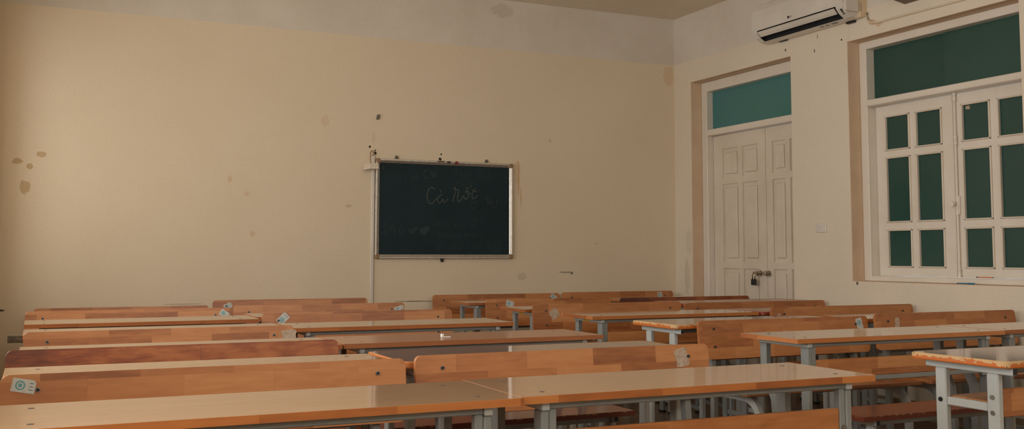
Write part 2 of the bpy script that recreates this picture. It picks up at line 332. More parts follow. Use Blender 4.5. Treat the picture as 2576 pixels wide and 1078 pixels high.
def rounded(w, h, rt, rb, n=5):
    """rounded rectangle outline centred on x, z from 0 to h; radii top / bottom"""
    pts = []
    for cx, cz, r, a0 in ((w / 2 - rt, h - rt, rt, 0), (-w / 2 + rt, h - rt, rt, 90), (-w / 2 + rb, rb, rb, 180), (w / 2 - rb, rb, rb, 270)):
        if r < 1e-5: pts.append((cx, cz)); continue
        for i in range(n + 1):
            a = math.radians(a0 + 90 * i / n); pts.append((cx + r * math.cos(a), cz + r * math.sin(a)))
    return pts

def cyl(bm, c, r, h, axis='z', n=16, r2=None):
    res = bmesh.ops.create_cone(bm, cap_ends=True, segments=n, radius1=r, radius2=r if r2 is None else r2, depth=h)
    R = {'z': Matrix(), 'x': Matrix.Rotation(math.pi / 2, 4, 'Y'), 'y': Matrix.Rotation(-math.pi / 2, 4, 'X')}[axis]
    for v in res['verts']: v.co = (R @ v.co) + Vector(c)
    return bm

def sweep_yz(bm, path, x0, x1, w):
    """flat sided tube of width w following a path in the YZ plane, from x0 to x1"""
    n = len(path); L = []; Rr = []
    for i, (y, z) in enumerate(path):
        a = Vector(path[max(i - 1, 0)]); b = Vector(path[min(i + 1, n - 1)]); d = (b - a).normalized(); nn = Vector((-d.y, d.x))
        k = 1.0
        if 0 < i < n - 1:
            d1 = (Vector(path[i]) - a).normalized(); k = 1 / max(.6, abs(nn.dot(Vector((-d1.y, d1.x)))))
        L.append((y + nn.x * w / 2 * k, z + nn.y * w / 2 * k)); Rr.append((y - nn.x * w / 2 * k, z - nn.y * w / 2 * k))
    rings = []
    for l, r in zip(L, Rr):
        rings.append([bm.verts.new((x0, *l)), bm.verts.new((x1, *l)), bm.verts.new((x1, *r)), bm.verts.new((x0, *r))])
    for a, b in zip(rings, rings[1:]):
        for i in range(4): bm.faces.new((a[i], a[(i + 1) % 4], b[(i + 1) % 4], b[i]))
    bm.faces.new(rings[0]); bm.faces.new(rings[-1][::-1])
    es = [e for e in bm.edges if len(e.link_faces) == 2 and e.calc_face_angle(0) > .8 and e.calc_length() > .02]
    bmesh.ops.bevel(bm, geom=es, offset=.003, segments=2, affect='EDGES', profile=.5)
    return bm

def arc(cy, cz, r, a0, a1, n=8):
    return [(cy + r * math.cos(math.radians(a0 + (a1 - a0) * i / n)), cz + r * math.sin(math.radians(a0 + (a1 - a0) * i / n))) for i in range(n + 1)]

def tube(bm, pts, r, n=8):
    rings = []
    for i, p in enumerate(pts):
        p = Vector(p); a = Vector(pts[max(i - 1, 0)]); b = Vector(pts[min(i + 1, len(pts) - 1)]); d = (b - a).normalized()
        up = Vector((0, 0, 1)) if abs(d.z) < .9 else Vector((0, 1, 0))
        u = d.cross(up).normalized(); v = d.cross(u)
        rings.append([bm.verts.new(p + u * (r * math.cos(2 * math.pi * k / n)) + v * (r * math.sin(2 * math.pi * k / n))) for k in range(n)])
    for a, b in zip(rings, rings[1:]):
        for k in range(n): bm.faces.new((a[k], a[(k + 1) % n], b[(k + 1) % n], b[k]))
    bm.faces.new(rings[0]); bm.faces.new(rings[-1][::-1])
    return bm

def empty(name, label, cat, loc=(0, 0, 0), rz=0.0, group=None):
    o = bpy.data.objects.new(name, None); COL.objects.link(o); o.location = loc; o.rotation_euler = (0, 0, rz)
    o.empty_display_size = .1
    o['label'] = label; o['category'] = cat
    if group: o['group'] = group
    return o

def tag(o, label, cat, group=None):
    o['label'] = label; o['category'] = cat
    if group: o['group'] = group
    return o

def struct(o):
    o['kind'] = 'structure'; return o

def copy_tree(o, parent=None):
    c = o.copy(); COL.objects.link(c); c.parent = parent
    for ch in o.children: copy_tree(ch, c)
    return c

# ------------------------------------------------------------------ room shell
XR, YB, H, XL, YF = 5.532, 8.2, 3.408, -.36, -1.6
T = .45
struct(obj('floor', bx(XL - T, XR + T, YF - .2, YB + .2, -.1, 0), M['floor']))
struct(obj('ceiling', bx(XL - T, XR + T, YF - .2, YB + .2, H, H + .15), M['ceiling']))
struct(obj('wall_back', bx(XL - T, XR + T, YB, YB + .2, 0, H), M['wall_back']))
bm = bmesh.new()
for x0, x1, z0, z1 in ((XL - T, FILL_SLOT[0], 0, H), (FILL_SLOT[1], XR + T, 0, H), (FILL_SLOT[0], FILL_SLOT[1], 0, 2.3), (FILL_SLOT[0], FILL_SLOT[1], 3.2, H)): box(bm, x0, x1, YF - .2, YF, z0, z1)  # upper opening added to let the rear fill light in
struct(obj('wall_front', bm, M['wall']))
# right wall with a door and a window opening
D0, D1, DT = 6.512, 7.925, 2.752
V0, V1, VB, VT = 4.364, 5.867, .928, 2.746
bm = bmesh.new()
for y0, y1, z0, z1 in ((D1, YB, 0, H), (D0, D1, DT, H), (V1, D0, 0, H), (V0, V1, 0, VB), (V0, V1, VT, H), (YF, V0, 0, H)):
    box(bm, XR, XR + T, y0, y1, z0, z1)
struct(obj('wall_right', bm, M['wall_right']))
# left wall with its windows
bm = bmesh.new(); y = YF
for a, b in WIN_L:
    box(bm, XL - T, XL, y, a, 0, H); box(bm, XL - T, XL, a, b, 0, .93); box(bm, XL - T, XL, a, b, 2.75, H); y = b
box(bm, XL - T, XL, y, YB, 0, H)
struct(obj('wall_left', bm, M['wall']))
for i, (a, b) in enumerate(WIN_L):
    bm = bmesh.new(); x0, x1 = XL - .24, XL - .18
    for y0, y1 in ((a, a + .05), (b - .05, b), ((a + b) / 2 - .03, (a + b) / 2 + .03)): box(bm, x0, x1, y0, y1, .93, 2.75)
    for z0, z1 in ((.93, .98), (2.70, 2.75), (2.26, 2.31)): box(bm, x0, x1, a + .001, b - .001, z0, z1)
    struct(obj('window_%d' % (i + 2), bm, M['paint']))
struct(obj('baseboard_right', bx(XR - .012, XR, YF, D0, 0, .12), M['skirting']))
struct(obj('baseboard_back', bx(XL, XR - .012, YB - .012, YB, 0, .12), M['skirting']))

# reveal linings (plaster returns of the openings, their shade put into a darker ochre)
def lining(name, y0, y1, zb, zt, sill):
    bm = bmesh.new(); x0, x1 = XR + .002, XR + .118; e = .003
    box(bm, x0, x1, y1 - e, y1 + .002, zb, zt); box(bm, x0, x1, y0 - .002, y0 + e, zb, zt); box(bm, x0, x1, y0, y1, zt - e, zt + .002)
    if sill: box(bm, x0, x1, y0, y1, zb - .002, zb + e)
    struct(obj(name, bm, M['reveal']))
lining('trim_1', D0, D1, 0, DT, False)
lining('trim_2', V0, V1, VB, VT, True)

# ------------------------------------------------------------------ door
dr = bpy.data.objects.new('door_1', None); COL.objects.link(dr); dr.location = (XR, D1, 0); struct(dr)
def rel(bm, o):
    bmesh.ops.translate(bm, verts=bm.verts, vec=-Vector(o.location)); return bm
FX0, FX1 = 5.65, 5.80
bm = bmesh.new()
box(bm, FX0, FX1, 7.84, 7.922, 0, 2.748, .004); box(bm, FX0, FX1, D0 + .003, D0 + .085, 0, 2.748, .004); box(bm, FX0, FX1, D0 + .085, 7.84, 2.655, 2.748, .004)
obj('door_frame', rel(bm, dr), M['paint_w'], dr)
bm = bmesh.new(); box(bm, FX0, FX1, D0 + .086, 7.839, 2.237, 2.295, .008, 2)
obj('transom_bar', rel(bm, dr), M['paint_w'], dr)
g = bmesh.new(); box(g, 5.72, 5.726, 7.18, 7.85, 2.287, 2.675); obj('glass_pane', rel(g, dr), M['glass_teal'], dr)
g = bmesh.new(); box(g, 5.712, 5.718, D0 + .07, 7.215, 2.287, 2.675); obj('glass_pane', rel(g, dr), M['glass_teal'], dr)
def door_leaf(y0, y1, cols):
    bm = bmesh.new(); box(bm, 5.737, 5.765, y0, y1, .01, 2.232)
    # stiles and rails proud of the field, leaving sunk fields with raised panels
    rows = ((1.833, 2.105), (1.062, 1.777), (.10, 1.004))
    ys = sorted({y0, y1} | {c for cc in cols for c in cc})
    edges = [y0] + [v for cc in cols for v in cc] + [y1]
    for i in range(0, len(edges), 2): box(bm, 5.72, 5.738, edges[i], edges[i + 1], .01, 2.232)
    zz = [.01] + [v for r in rows[::-1] for v in r] + [2.232]
    for c0, c1 in cols:
        for i in range(0, len(zz), 2): box(bm, 5.72, 5.738, c0, c1, zz[i], zz[i + 1])
    o = obj('door_leaf', rel(bm, dr), M['paint'], dr)
    bm = bmesh.new()
    for c0, c1 in cols:
        for r0, r1 in rows:
            box(bm, 5.726, 5.738, c0 + .028, c1 - .028, r0 + .035, r1 - .035, .009, 2)
    p_ = obj('raised_panel', rel(bm, dr), M['paint'], o)
    return o
door_leaf(7.085, 7.835, ((7.19, 7.41), (7.47, 7.70)))
lf = door_leaf(6.60, 7.079, ((6.655, 6.765), (6.822, 6.995)))
def knob(y, par):
    bm = bmesh.new(); cyl(bm, (5.713, y, .966), .026, .012, 'x', 20); cyl(bm, (5.695, y, .966), .011, .03, 'x', 14)
    cyl(bm, (5.672, y, .966), .018, .022, 'x', 18, .026)
    obj('door_knob', rel(bm, dr), M['chrome'], par, smooth=False)
for y_, ch in ((7.168, dr.children[-2]), (7.052, lf)): knob(y_, ch)
# hasp between the knobs
bm = bmesh.new(); tube(bm, [(5.66, 7.20 - .012 * i, .972 + .006 * math.sin(i * 1.4)) for i in range(14)], .006)
tag(obj('door_chain', bm, M['chrome']), 'short chrome link chain looped across the two door knobs', 'chain')
# padlock
t_ = empty('padlock', 'small black padlock with steel shackle hanging from the door knobs', 'padlock', (5.672, 7.212, .86))
bm = bmesh.new(); box(bm, -.012, .012, -.026, .026, .002, .055, .005, 2); obj('lock_body', bm, M['black'], t_)
bm = bmesh.new(); tube(bm, [(0, -.017, .05), (0, -.017, .085)] + [(0, y_, z_) for y_, z_ in arc(0, .088, .017, 180, 0)] + [(0, .017, .05)], .005); obj('shackle', bm, M['chrome'], t_, smooth=True)

# ------------------------------------------------------------------ window on the right wall
wr = bpy.data.objects.new('window_1', None); COL.objects.link(wr); wr.location = (XR, V1, VB); struct(wr)
bm = bmesh.new(); A = 5.645; B_ = 5.80
box(bm, A, B_, 5.792, V1 - .004, VB + .004, VT - .004, .004); box(bm, A, B_, V0 + .004, V0 + .075, VB + .004, VT - .004, .004)
box(bm, A, B_, V0 + .075, 5.792, 2.683, VT - .004, .004); box(bm, A, B_, V0 + .075, 5.792, VB + .004, .97, .004)
obj('window_frame', rel(bm, wr), M['paint_w'], wr)
bm = bmesh.new(); box(bm, A - .012, B_, V0 + .076, 5.791, 2.243, 2.293, .01, 3); obj('transom_bar', rel(bm, wr), M['paint_w'], wr)
g = bmesh.new(); box(g, 5.725, 5.731, 5.10, 5.80, 2.285, 2.70); obj('transom_pane', rel(g, wr), M['glass'], wr)
g = bmesh.new(); box(g, 5.715, 5.721, V0 + .06, 5.122, 2.285, 2.70); o_ = obj('transom_pane', rel(g, wr), M['glass_r'], wr); o_['label'] = 'paler green overlapping pane'
ROWS = ((1.035, 1.312), (1.364, 1.850), (1.900, 2.160))
def casement(y0, y1, cols):
    edges = [y0] + [v for cc in cols for v in cc] + [y1]
    zz = [.972] + [v for r in ROWS for v in r] + [2.240]
    bm = bmesh.new()
    for i in range(0, len(edges), 2): box(bm, 5.72, 5.75, edges[i], edges[i + 1], .972, 2.240, .003)
    for c0, c1 in cols:
        for i in range(0, len(zz), 2): box(bm, 5.72, 5.749, c0, c1, zz[i], zz[i + 1], .003)
    o = obj('casement', rel(bm, wr), M['paint_w'], wr)
    bm = bmesh.new()
    for c0, c1 in cols:
        for r0, r1 in ROWS:      # glazing beads
            for a in ((c0, c0 + .012, r0, r1), (c1 - .012, c1, r0, r1), (c0, c1, r0, r0 + .010), (c0, c1, r1 - .010, r1)):
                box(bm, 5.712, 5.736, a[0], a[1], a[2], a[3], .003)
    obj('glazing_bead', rel(bm, wr), M['paint'], o)
    for c0, c1 in cols:
        for r0, r1 in ROWS:
            g = bmesh.new(); box(g, 5.735, 5.739, c0 + .002, c1 - .002, r0 + .002, r1 - .002); obj('window_pane', rel(g, wr), M['glass'], o)
    return o
casement(5.072, 5.782, ((5.163, 5.403), (5.456, 5.695)))
cs = casement(V0 + .08, 5.064, ((4.468, 4.705), (4.762, 4.998)))
# espagnolette bolt on the right casement
bm = bmesh.new(); cyl(bm, (5.706, 5.038, 1.60), .006, 1.24, 'z', 10)
for z_ in (.99, 1.42, 1.90, 2.205): cyl(bm, (5.706, 5.038, z_), .013, .035, 'z', 12, .009); cyl(bm, (5.706, 5.038, z_ + .03), .009, .025, 'z', 12, .013)
box(bm, 5.706, 5.72, 5.022, 5.054, 1.40, 1.53, .003)
bo = obj('espagnolette_bolt', rel(bm, wr), M['paint_w'], cs)
bm = bmesh.new(); cyl(bm, (5.69, 5.045, 1.475), .006, .03, 'x', 10); cyl(bm, (5.672, 5.055, 1.475), .019, .012, 'x', 20, .021); obj('bolt_knob', rel(bm, wr), M['paint_w'], bo)
bm = bmesh.new(); prism(bm, [(4.935, 2.118), (4.972, 2.124), (4.968, 2.142), (4.945, 2.146), (4.932, 2.136)], 'x', 5.7335, 5.7355); obj('glass_label_scrap', rel(bm, wr), M['torn'], cs)

# pencil and pen on the sill
t_ = empty('pencil', 'short orange pencil lying on the window frame above the pen', 'pencil', (5.668, 4.80, .9745), math.radians(90))
bm = bmesh.new(); cyl(bm, (0, 0, .0035), .0036, .11, 'x', 6); obj('barrel', bm, M['pencil'], t_)
bm = bmesh.new(); cyl(bm, (.062, 0, .0035), .0039, .014, 'x', 8); obj('cap', bm, M['black'], t_)
bm = bmesh.new(); cyl(bm, (-.061, 0, .0035), .0012, .012, 'x', 8, .0035); obj('point', bm, M['darkwood'], t_)
t_ = empty('ballpoint_pen', 'blue ballpoint pen lying on the lower ledge of the window sill', 'pen', (5.60, 4.90, .9315), math.radians(90))
bm = bmesh.new(); cyl(bm, (.02, 0, .005), .0045, .10, 'x', 10, .0035); obj('barrel', bm, M['pen'], t_, smooth=True)
bm = bmesh.new(); cyl(bm, (-.045, 0, .005), .0056, .05, 'x', 10); obj('pen_cap', bm, M['pen'], t_)

# switch plate
t_ = empty('wall_switch', 'square white switch plate on the wall between door and window', 'switch', (XR, 6.187, 1.337))
bm = bmesh.new(); box(bm, -.010, 0, -.058, .058, -.036, .036, .004, 2); obj('plate', bm, M['plastic'], t_)
bm = bmesh.new(); box(bm, -.013, -.0095, -.022, -.004, -.012, .012, .002); obj('rocker', bm, M['plastic'], t_)
bm = bmesh.new(); box(bm, -.013, -.0095, .006, .024, -.012, .012, .002); obj('rocker', bm, M['plastic'], t_)

# ------------------------------------------------------------------ air conditioner
ac = empty('air_conditioner', 'white split air conditioner mounted high on the wall above the door', 'air conditioner', (XR, 6.2, 2.88))
Y0, Y1 = -.545, .545
def acp(d, z): return (-d, z - 2.88)
full = [acp(*q) for q in ((.001, 2.895), (.05, 2.884), (.115, 2.892), (.16, 2.920), (.19, 2.955), (.205, 3.0), (.208, 3.07), (.20, 3.14), (.18, 3.185), (.15, 3.20), (.001, 3.20))]
notch = [acp(*q) for q in ((.001, 2.895), (.05, 2.884), (.115, 2.892), (.108, 2.95), (.15, 3.0), (.196, 2.975), (.205, 3.0), (.208, 3.07), (.20, 3.14), (.18, 3.185), (.15, 3.20), (.001, 3.20))]
bm = bmesh.new(); prism(bm, full, 'y', Y0 + .03, Y0 + .115); prism(bm, full, 'y', Y1 - .055, Y1); prism(bm, notch, 'y', Y0 + .115, Y1 - .055)
obj('casing', bm, M['plastic'], ac)
bm = bmesh.new(); prism(bm, [acp(*q) for q in ((.110, 2.893), (.104, 2.951), (.150, 3.003), (.198, 2.976), (.150, 2.994), (.111, 2.947), (.1155, 2.894))], 'y', Y0 + .116, Y1 - .056)
obj('air_outlet', bm, M['inner_dark'], ac)
for yy in (Y0 + .1165, Y1 - .0575):
    bm = bmesh.new(); prism(bm, [acp(*q) for q in ((.1155, 2.895), (.112, 2.947), (.150, 2.994), (.194, 2.973), (.185, 2.95), (.155, 2.918))], 'y', yy, yy + .001)
    obj('outlet_cheek', bm, M['inner_dark'], ac)
bm = bmesh.new(); prism(bm, [acp(*q) for q in ((.163, 2.924), (.180, 2.938), (.199, 2.962), (.195, 2.966), (.176, 2.943), (.160, 2.929))], 'y', Y0 + .13, Y1 - .065); obj('louvre', bm, M['plastic'], ac)
bm = bmesh.new(); prism(bm, [acp(*q) for q in ((.001, 2.897), (.05, 2.887), (.062, 2.888), (.066, 3.0), (.066, 3.199), (.001, 3.199))], 'y', Y0, Y0 + .031); o_ = obj('end_cap', bm, M['plastic_old'], ac); o_['label'] = 'yellowed end cap'
bm = bmesh.new(); box(bm, -.204, -.066, Y0 + .004, Y0 + .031, .045, .318, .012, 2); obj('end_cover', bm, M['plastic'], ac)
for q in ((-.045, -.032, .15, .175), (-.058, -.053, .05, .11)):
    bm = bmesh.new(); box(bm, q[0], q[1], Y0 - .001, Y0, q[2], q[3]); obj('printed_mark', bm, M['ink'], ac)
for i in range(4):
    bm = bmesh.new(); box(bm, -.186 + .009 * i, -.181 + .009 * i, Y0 + .060, Y0 + .078, .060 - .009 * i, .070 - .009 * i); obj('indicator', bm, M['black'], ac)
bm = bmesh.new(); cyl(bm, (-.2075, .085, .125), .010, .004, 'x', 16); obj('logo_disc', bm, M['black'], ac)
fc = bpy.data.curves.new('maker_logo', 'FONT'); fc.body = 'LG'; fc.size = .020; fc.extrude = .0004
fo = bpy.data.objects.new('maker_logo', fc); COL.objects.link(fo); fo.parent = ac; fo.location = (-.2095, .068, .118); fo.rotation_euler = (math.pi / 2, 0, -math.pi / 2); fc.materials.append(M['ink'])
bpy.context.view_layer.update()
me_ = bpy.data.meshes.new_from_object(fo); fm = bpy.data.objects.new('maker_logo', me_); COL.objects.link(fm); fm.parent = ac; fm.location = fo.location; fm.rotation_euler = fo.rotation_euler; bpy.data.objects.remove(fo)
for y_, w_ in ((-.30, .06), (-.22, .03), (-.16, .03)):
    bm = bmesh.new(); box(bm, -.095, -.075, y_ - w_ / 2, y_ + w_ / 2, .0053, .0066); obj('warning_print', bm, M['ink'], ac)
bm = bmesh.new(); box(bm, -.035, -.004, -.44, -.36, -.008, .010, .004); obj('mounting_clip', bm, M['black'], ac)
bm = bmesh.new(); box(bm, -.03, -.004, .33, .42, .003, .012, .002); obj('mounting_clip', bm, M['black'], ac)

# cable trunking and speaker high on the right wall
bm = bmesh.new(); tube(bm, [(XR - .012, 5.642, 2.92), (XR - .012, 5.632, 2.865), (XR - .012, 5.60, 2.838), (XR - .012, 5.54, 2.826), (XR - .012, 5.4, 2.826), (XR - .012, 4.2, 2.816), (XR - .012, 1.0, 2.81)], .0075, 8)
tag(obj('cable_conduit', bm, M['conduit_cream'], smooth=True), 'cream cable conduit running along the wall from the air conditioner over the window', 'conduit')
t_ = empty('wall_speaker', 'brown box mounted on the right wall at the top edge of the photo', 'speaker', (XR, 5.17, 2.905))
bm = bmesh.new(); prism(bm, [(-.001, 0), (-.12, .02), (-.15, .22), (-.001, .22)], 'y', -.12, .12, .004); obj('case', bm, M['brown_box'], t_)
bm = bmesh.new(); prism(bm, [(-.1215, .03), (-.1265, .03), (-.152, .20), (-.147, .20)], 'y', -.1, .1); obj('grille', bm, M['black'], t_)

# ------------------------------------------------------------------ chalkboard
CB = empty('chalkboard', 'dark green chalkboard in an aluminium frame hanging on the back wall', 'chalkboard', (3.163, YB, 1.09))
bX0, bX1, bZ0, bZ1 = -.633, .633, 0, .838
bm = bmesh.new(); box(bm, bX0 + .02, bX1 - .02, -.018, -.002, .02, bZ1 - .02); obj('writing_surface', bm, M['chalkboard'], CB)
def rail_profile(name, pts, axis, a, b):
    bm = bmesh.new(); prism(bm, pts, axis, a, b); return obj(name, bm, M['alu'], CB)
pr = [(-.001, 0), (-.028, 0), (-.030, .002), (-.030, .013), (-.026, .017), (-.026, .023), (-.018, .034), (-.001, .034)]   # (y, z) for the lower rail
rail_profile('frame_rail', pr, 'x', bX0 + .03, bX1 - .03)
rail_profile('frame_rail', [(y_, bZ1 - z_) for y_, z_ in pr], 'x', bX0 + .03, bX1 - .03)
px_ = [(z_, y_) for y_, z_ in pr]
bm = bmesh.new(); prism(bm, [(bX0 + a, b) for a, b in px_], 'z', .03, bZ1 - .03); obj('frame_stile', bm, M['alu'], CB)
bm = bmesh.new(); prism(bm, [(bX1 - a, b) for a, b in px_], 'z', .03, bZ1 - .03); obj('frame_stile', bm, M['alu'], CB)
bm = bmesh.new()
box(bm, bX0 + .03, bX1 - .03, -.0265, -.019, bZ1 - .0235, bZ1 - .0185); box(bm, bX0 + .03, bX1 - .03, -.0265, -.019, .0185, .0205); box(bm, bX0 + .0185, bX0 + .0225, -.0265, -.019, .03, bZ1 - .03)
obj('frame_groove', bm, M['alu_shade'], CB)  # dark strips put the shade of the frame's groove into colour
for sx in (-1, 1):
    for z_ in (0, bZ1):
        bm = bmesh.new(); x_ = sx * .633
        zc0, zc1 = (z_ - .001, z_ + .038) if z_ == 0 else (z_ - .038, z_ + .001)
        box(bm, min(x_, x_ - sx * .04) , max(x_, x_ - sx * .04), -.032, -.001, zc0, zc1, .007, 3); o_ = obj('frame_corner', bm, M['corner'], CB)
for x_, z_ in ((-.447, bZ1), (.383, bZ1), (-.03, 0)):
    s_ = 1 if z_ else -1
    bm = bmesh.new(); prism(bm, [(x_ - .016, z_), (x_ + .016, z_), (x_ + .009, z_ + s_ * .03), (x_ - .009, z_ + s_ * .03)], 'y', -.014, -.002); cyl(bm, (x_, -.015, z_ + s_ * .016), .005, .006, 'y', 10)
    obj('mounting_bracket', bm, M['grey_clip'] if z_ else M['black'], CB)
def ribbon(bm, pts, w, y):
    P = [Vector((a / 1000 - 3.163, b / 1000 - 1.09)) for a, b in pts]
    if len(P) > 2:      # smooth once
        Q = [P[0]]
        for a, b in zip(P, P[1:]): Q += [a * .75 + b * .25, a * .25 + b * .75]
        Q.append(P[-1]); P = Q
    vs = []
    for i, p in enumerate(P):
        d = (P[min(i + 1, len(P) - 1)] - P[max(i - 1, 0)])
        d = d.normalized() if d.length > 1e-6 else Vector((1, 0)); n = Vector((-d.y, d.x)) * (w / 2 * (.7 + .5 * abs(math.sin(i * 1.3))))
        vs.append((bm.verts.new((p.x + n.x, y, p.y + n.y)), bm.verts.new((p.x - n.x, y, p.y - n.y))))
    for a, b in zip(vs, vs[1:]): bm.faces.new((a[0], b[0], b[1], a[1]))
for name, key, w_, mm in (('chalk_stroke', 'main', .0062, 'chalk'), ('chalk_stroke', 'class', .0045, 'chalk_mid'), ('chalk_stroke', 'faint', .0042, 'chalk_faint')):
    for st in CHALK[key]:
        bm = bmesh.new(); ribbon(bm, st, w_, -.0185); obj(name, bm, M[mm], CB)
for key, mm in (('h1', 'chalk_dim'), ('h2', 'chalk_faint')):
    bm = bmesh.new(); bm.faces.new([bm.verts.new((a / 1000 - 3.163, -.0183, b / 1000 - 1.09)) for a, b in CHALK[key][0]]); obj('chalk_heart', bm, M[mm], CB)
bm = bmesh.new(); bm.faces.new([bm.verts.new((-.568 + .014 * math.cos(a), -.0183, .758 + .018 * math.sin(a))) for a in (0, 1, 2, 3.3, 4.7, 5.4)]); obj('chalk_smudge', bm, M['chalk_mid'], CB)
bm = bmesh.new(); cyl(bm, (3.252, YB - .036, 1.914), .016, .010, 'y', 16, .013); tag(obj('magnet', bm, M['red']), 'dark red round magnet on the top rail of the chalkboard', 'magnet')
bm = bmesh.new(); box(bm, 3.165, 3.198, YB - .04, YB - .031, 1.912, 1.926, .002); tag(obj('binder_clip', bm, M['black']), 'tiny black clip on the top rail of the chalkboard beside the magnet', 'clip')
bm = bmesh.new(); box(bm, 3.075, 3.14, YB - .04, YB - .031, 1.918, 1.928, .003); tag(obj('chalk_piece', bm, M['grey_clip']), 'small brown-grey chalk stub on the top rail of the chalkboard', 'chalk')
# conduit, box and cable left of the board
bm = bmesh.new(); box(bm, 2.497, 2.523, YB - .014, YB - .0005, .12, 1.965, .003); tag(obj('wall_conduit', bm, M['plastic']), 'white vertical cable trunking running down the wall left of the chalkboard', 'conduit')
t_ = empty('junction_box', 'small cream box hung on the trunking at the upper left corner of the chalkboard', 'box', (2.47, YB - .015, 1.83), 0)
bm = bmesh.new(); box(bm, -.048, .028, -.185, 0, 0, .040, .002); obj('box_body', bm, M['whitewood'], t_)
bm = bmesh.new(); box(bm, -.050, .030, -.187, .0, -.006, .006, .002); obj('box_rim', bm, M['plastic'], t_)
bm = bmesh.new(); tube(bm, [(2.485, YB - .025, 1.877), (2.482, YB - .02, 1.92), (2.482, YB - .02, 1.955)] + [(2.498 + .017 * math.cos(a), YB - .02, 1.97 + .02 * math.sin(a)) for a in [math.radians(200 - 30 * i) for i in range(11)]], .0035)
tag(obj('cable', bm, M['cable'], smooth=True), 'brown cable loop rising from the cream box beside the chalkboard', 'cable')
bm = bmesh.new(); prism(bm, [(2.533, 2.257), (2.560, 2.260), (2.566, 2.302), (2.540, 2.298)], 'y', YB - .012, YB, .002); tag(obj('wall_clip', bm, M['grey_clip']), 'small grey metal clip on the back wall high above the chalkboard', 'clip')

# ------------------------------------------------------------------ desks
def leg_path_rear(top):   # far leg: down, then bending towards the near side, then down to the floor
    return [(.13, top), (.13, .62)] + [(.13 - .05 * (1 - math.cos(math.radians(a))) , .62 - .10 * math.sin(math.radians(a))) for a in (20, 45, 70)] + [(.06, .46), (.05, .36), (.05, .012)]

def make_desk_wood(name='school_desk', top='top', edge=None, label='', yellow=False):
    d = empty(name, label, 'desk')
    bm = bx(-.5985, .5985, -.1985, .1985, .7352, .755)
    tp_ = obj('desktop', bm, M[top], d)
    bm = bmesh.new()
    for q in ((-.6, .6, -.2, -.1985), (-.6, .6, .1985, .2), (-.6, -.5985, -.1985, .1985), (.5985, .6, -.1985, .1985)): box(bm, *q, .735, .7546)
    eb_ = obj('edge_band', bm, M[edge or 'top_edge'], tp_); eb_['label'] = 'orange wood edge strip'
    o = obj('front_rail', bx(-.505, .505, -.172, -.132, .715, .735, bev=.003), M['steel'], d)
    obj('rear_rail', bx(-.505, .505, .11, .15, .715, .735, bev=.003), M['steel'], d)
    for s in (-1, 1):
        xa, xb = sorted((s * .505, s * .528))
        obj('side_rail', bx(xa, xb, -.18, .165, .712, .735, bev=.003), M['steel_pale'], d)
        lg = obj('leg', bx(xa, xb, -.175, -.125, 0.012, .7115, bev=.004), M['steel'], d)
        obj('foot_cap', bx(xa - .002, xb + .002, -.178, -.122, 0, .014), M['black'], lg)
        lg = obj('leg', sweep_yz(bmesh.new(), leg_path_rear(.7115), xa, xb, .045), M['steel'], d)
        obj('foot_cap', bx(xa - .002, xb + .002, .024, .076, 0, .014), M['black'], lg)
        xa, xb = sorted((s * .482, s * .5045))
        po = obj('post', bx(xa, xb, -.172, -.145, .54, .7145, bev=.003), M['steel'], d)
        bm = bmesh.new(); cyl(bm, ((xa + xb) / 2, -.174, .60), .0075, .006, 'y', 12); obj('bolt', bm, M['bolt_rim'], po)
        xa, xb = sorted((s * .507, s * .526))
        obj('foot_rail', bx(xa, xb, -.124, .024, .08, .11, bev=.003), M['steel'], d)
    obj('modesty_panel', bx(-.481, .481, -.171, -.153, .575, .657, bev=.003), M['board'], d)
    obj('lower_rail', bx(-.481, .481, -.172, -.147, .553, .5745, bev=.003), M['steel'], d)
    obj('book_shelf', bx(-.50, .50, -.146, .07, .556, .570), M['board'], d)
    for x in (-.505, .505):
        for y in (-.13, .12):
            bm = bmesh.new(); cyl(bm, (x, y, .7552), .0075, .0008, 'z', 14); obj('screw', bm, M['screw'], d)
    if yellow:
        obj('yellow_label', bx(-.5295, -.5285, -.03, .04, .714, .732), M['yellow'], d)
    return d

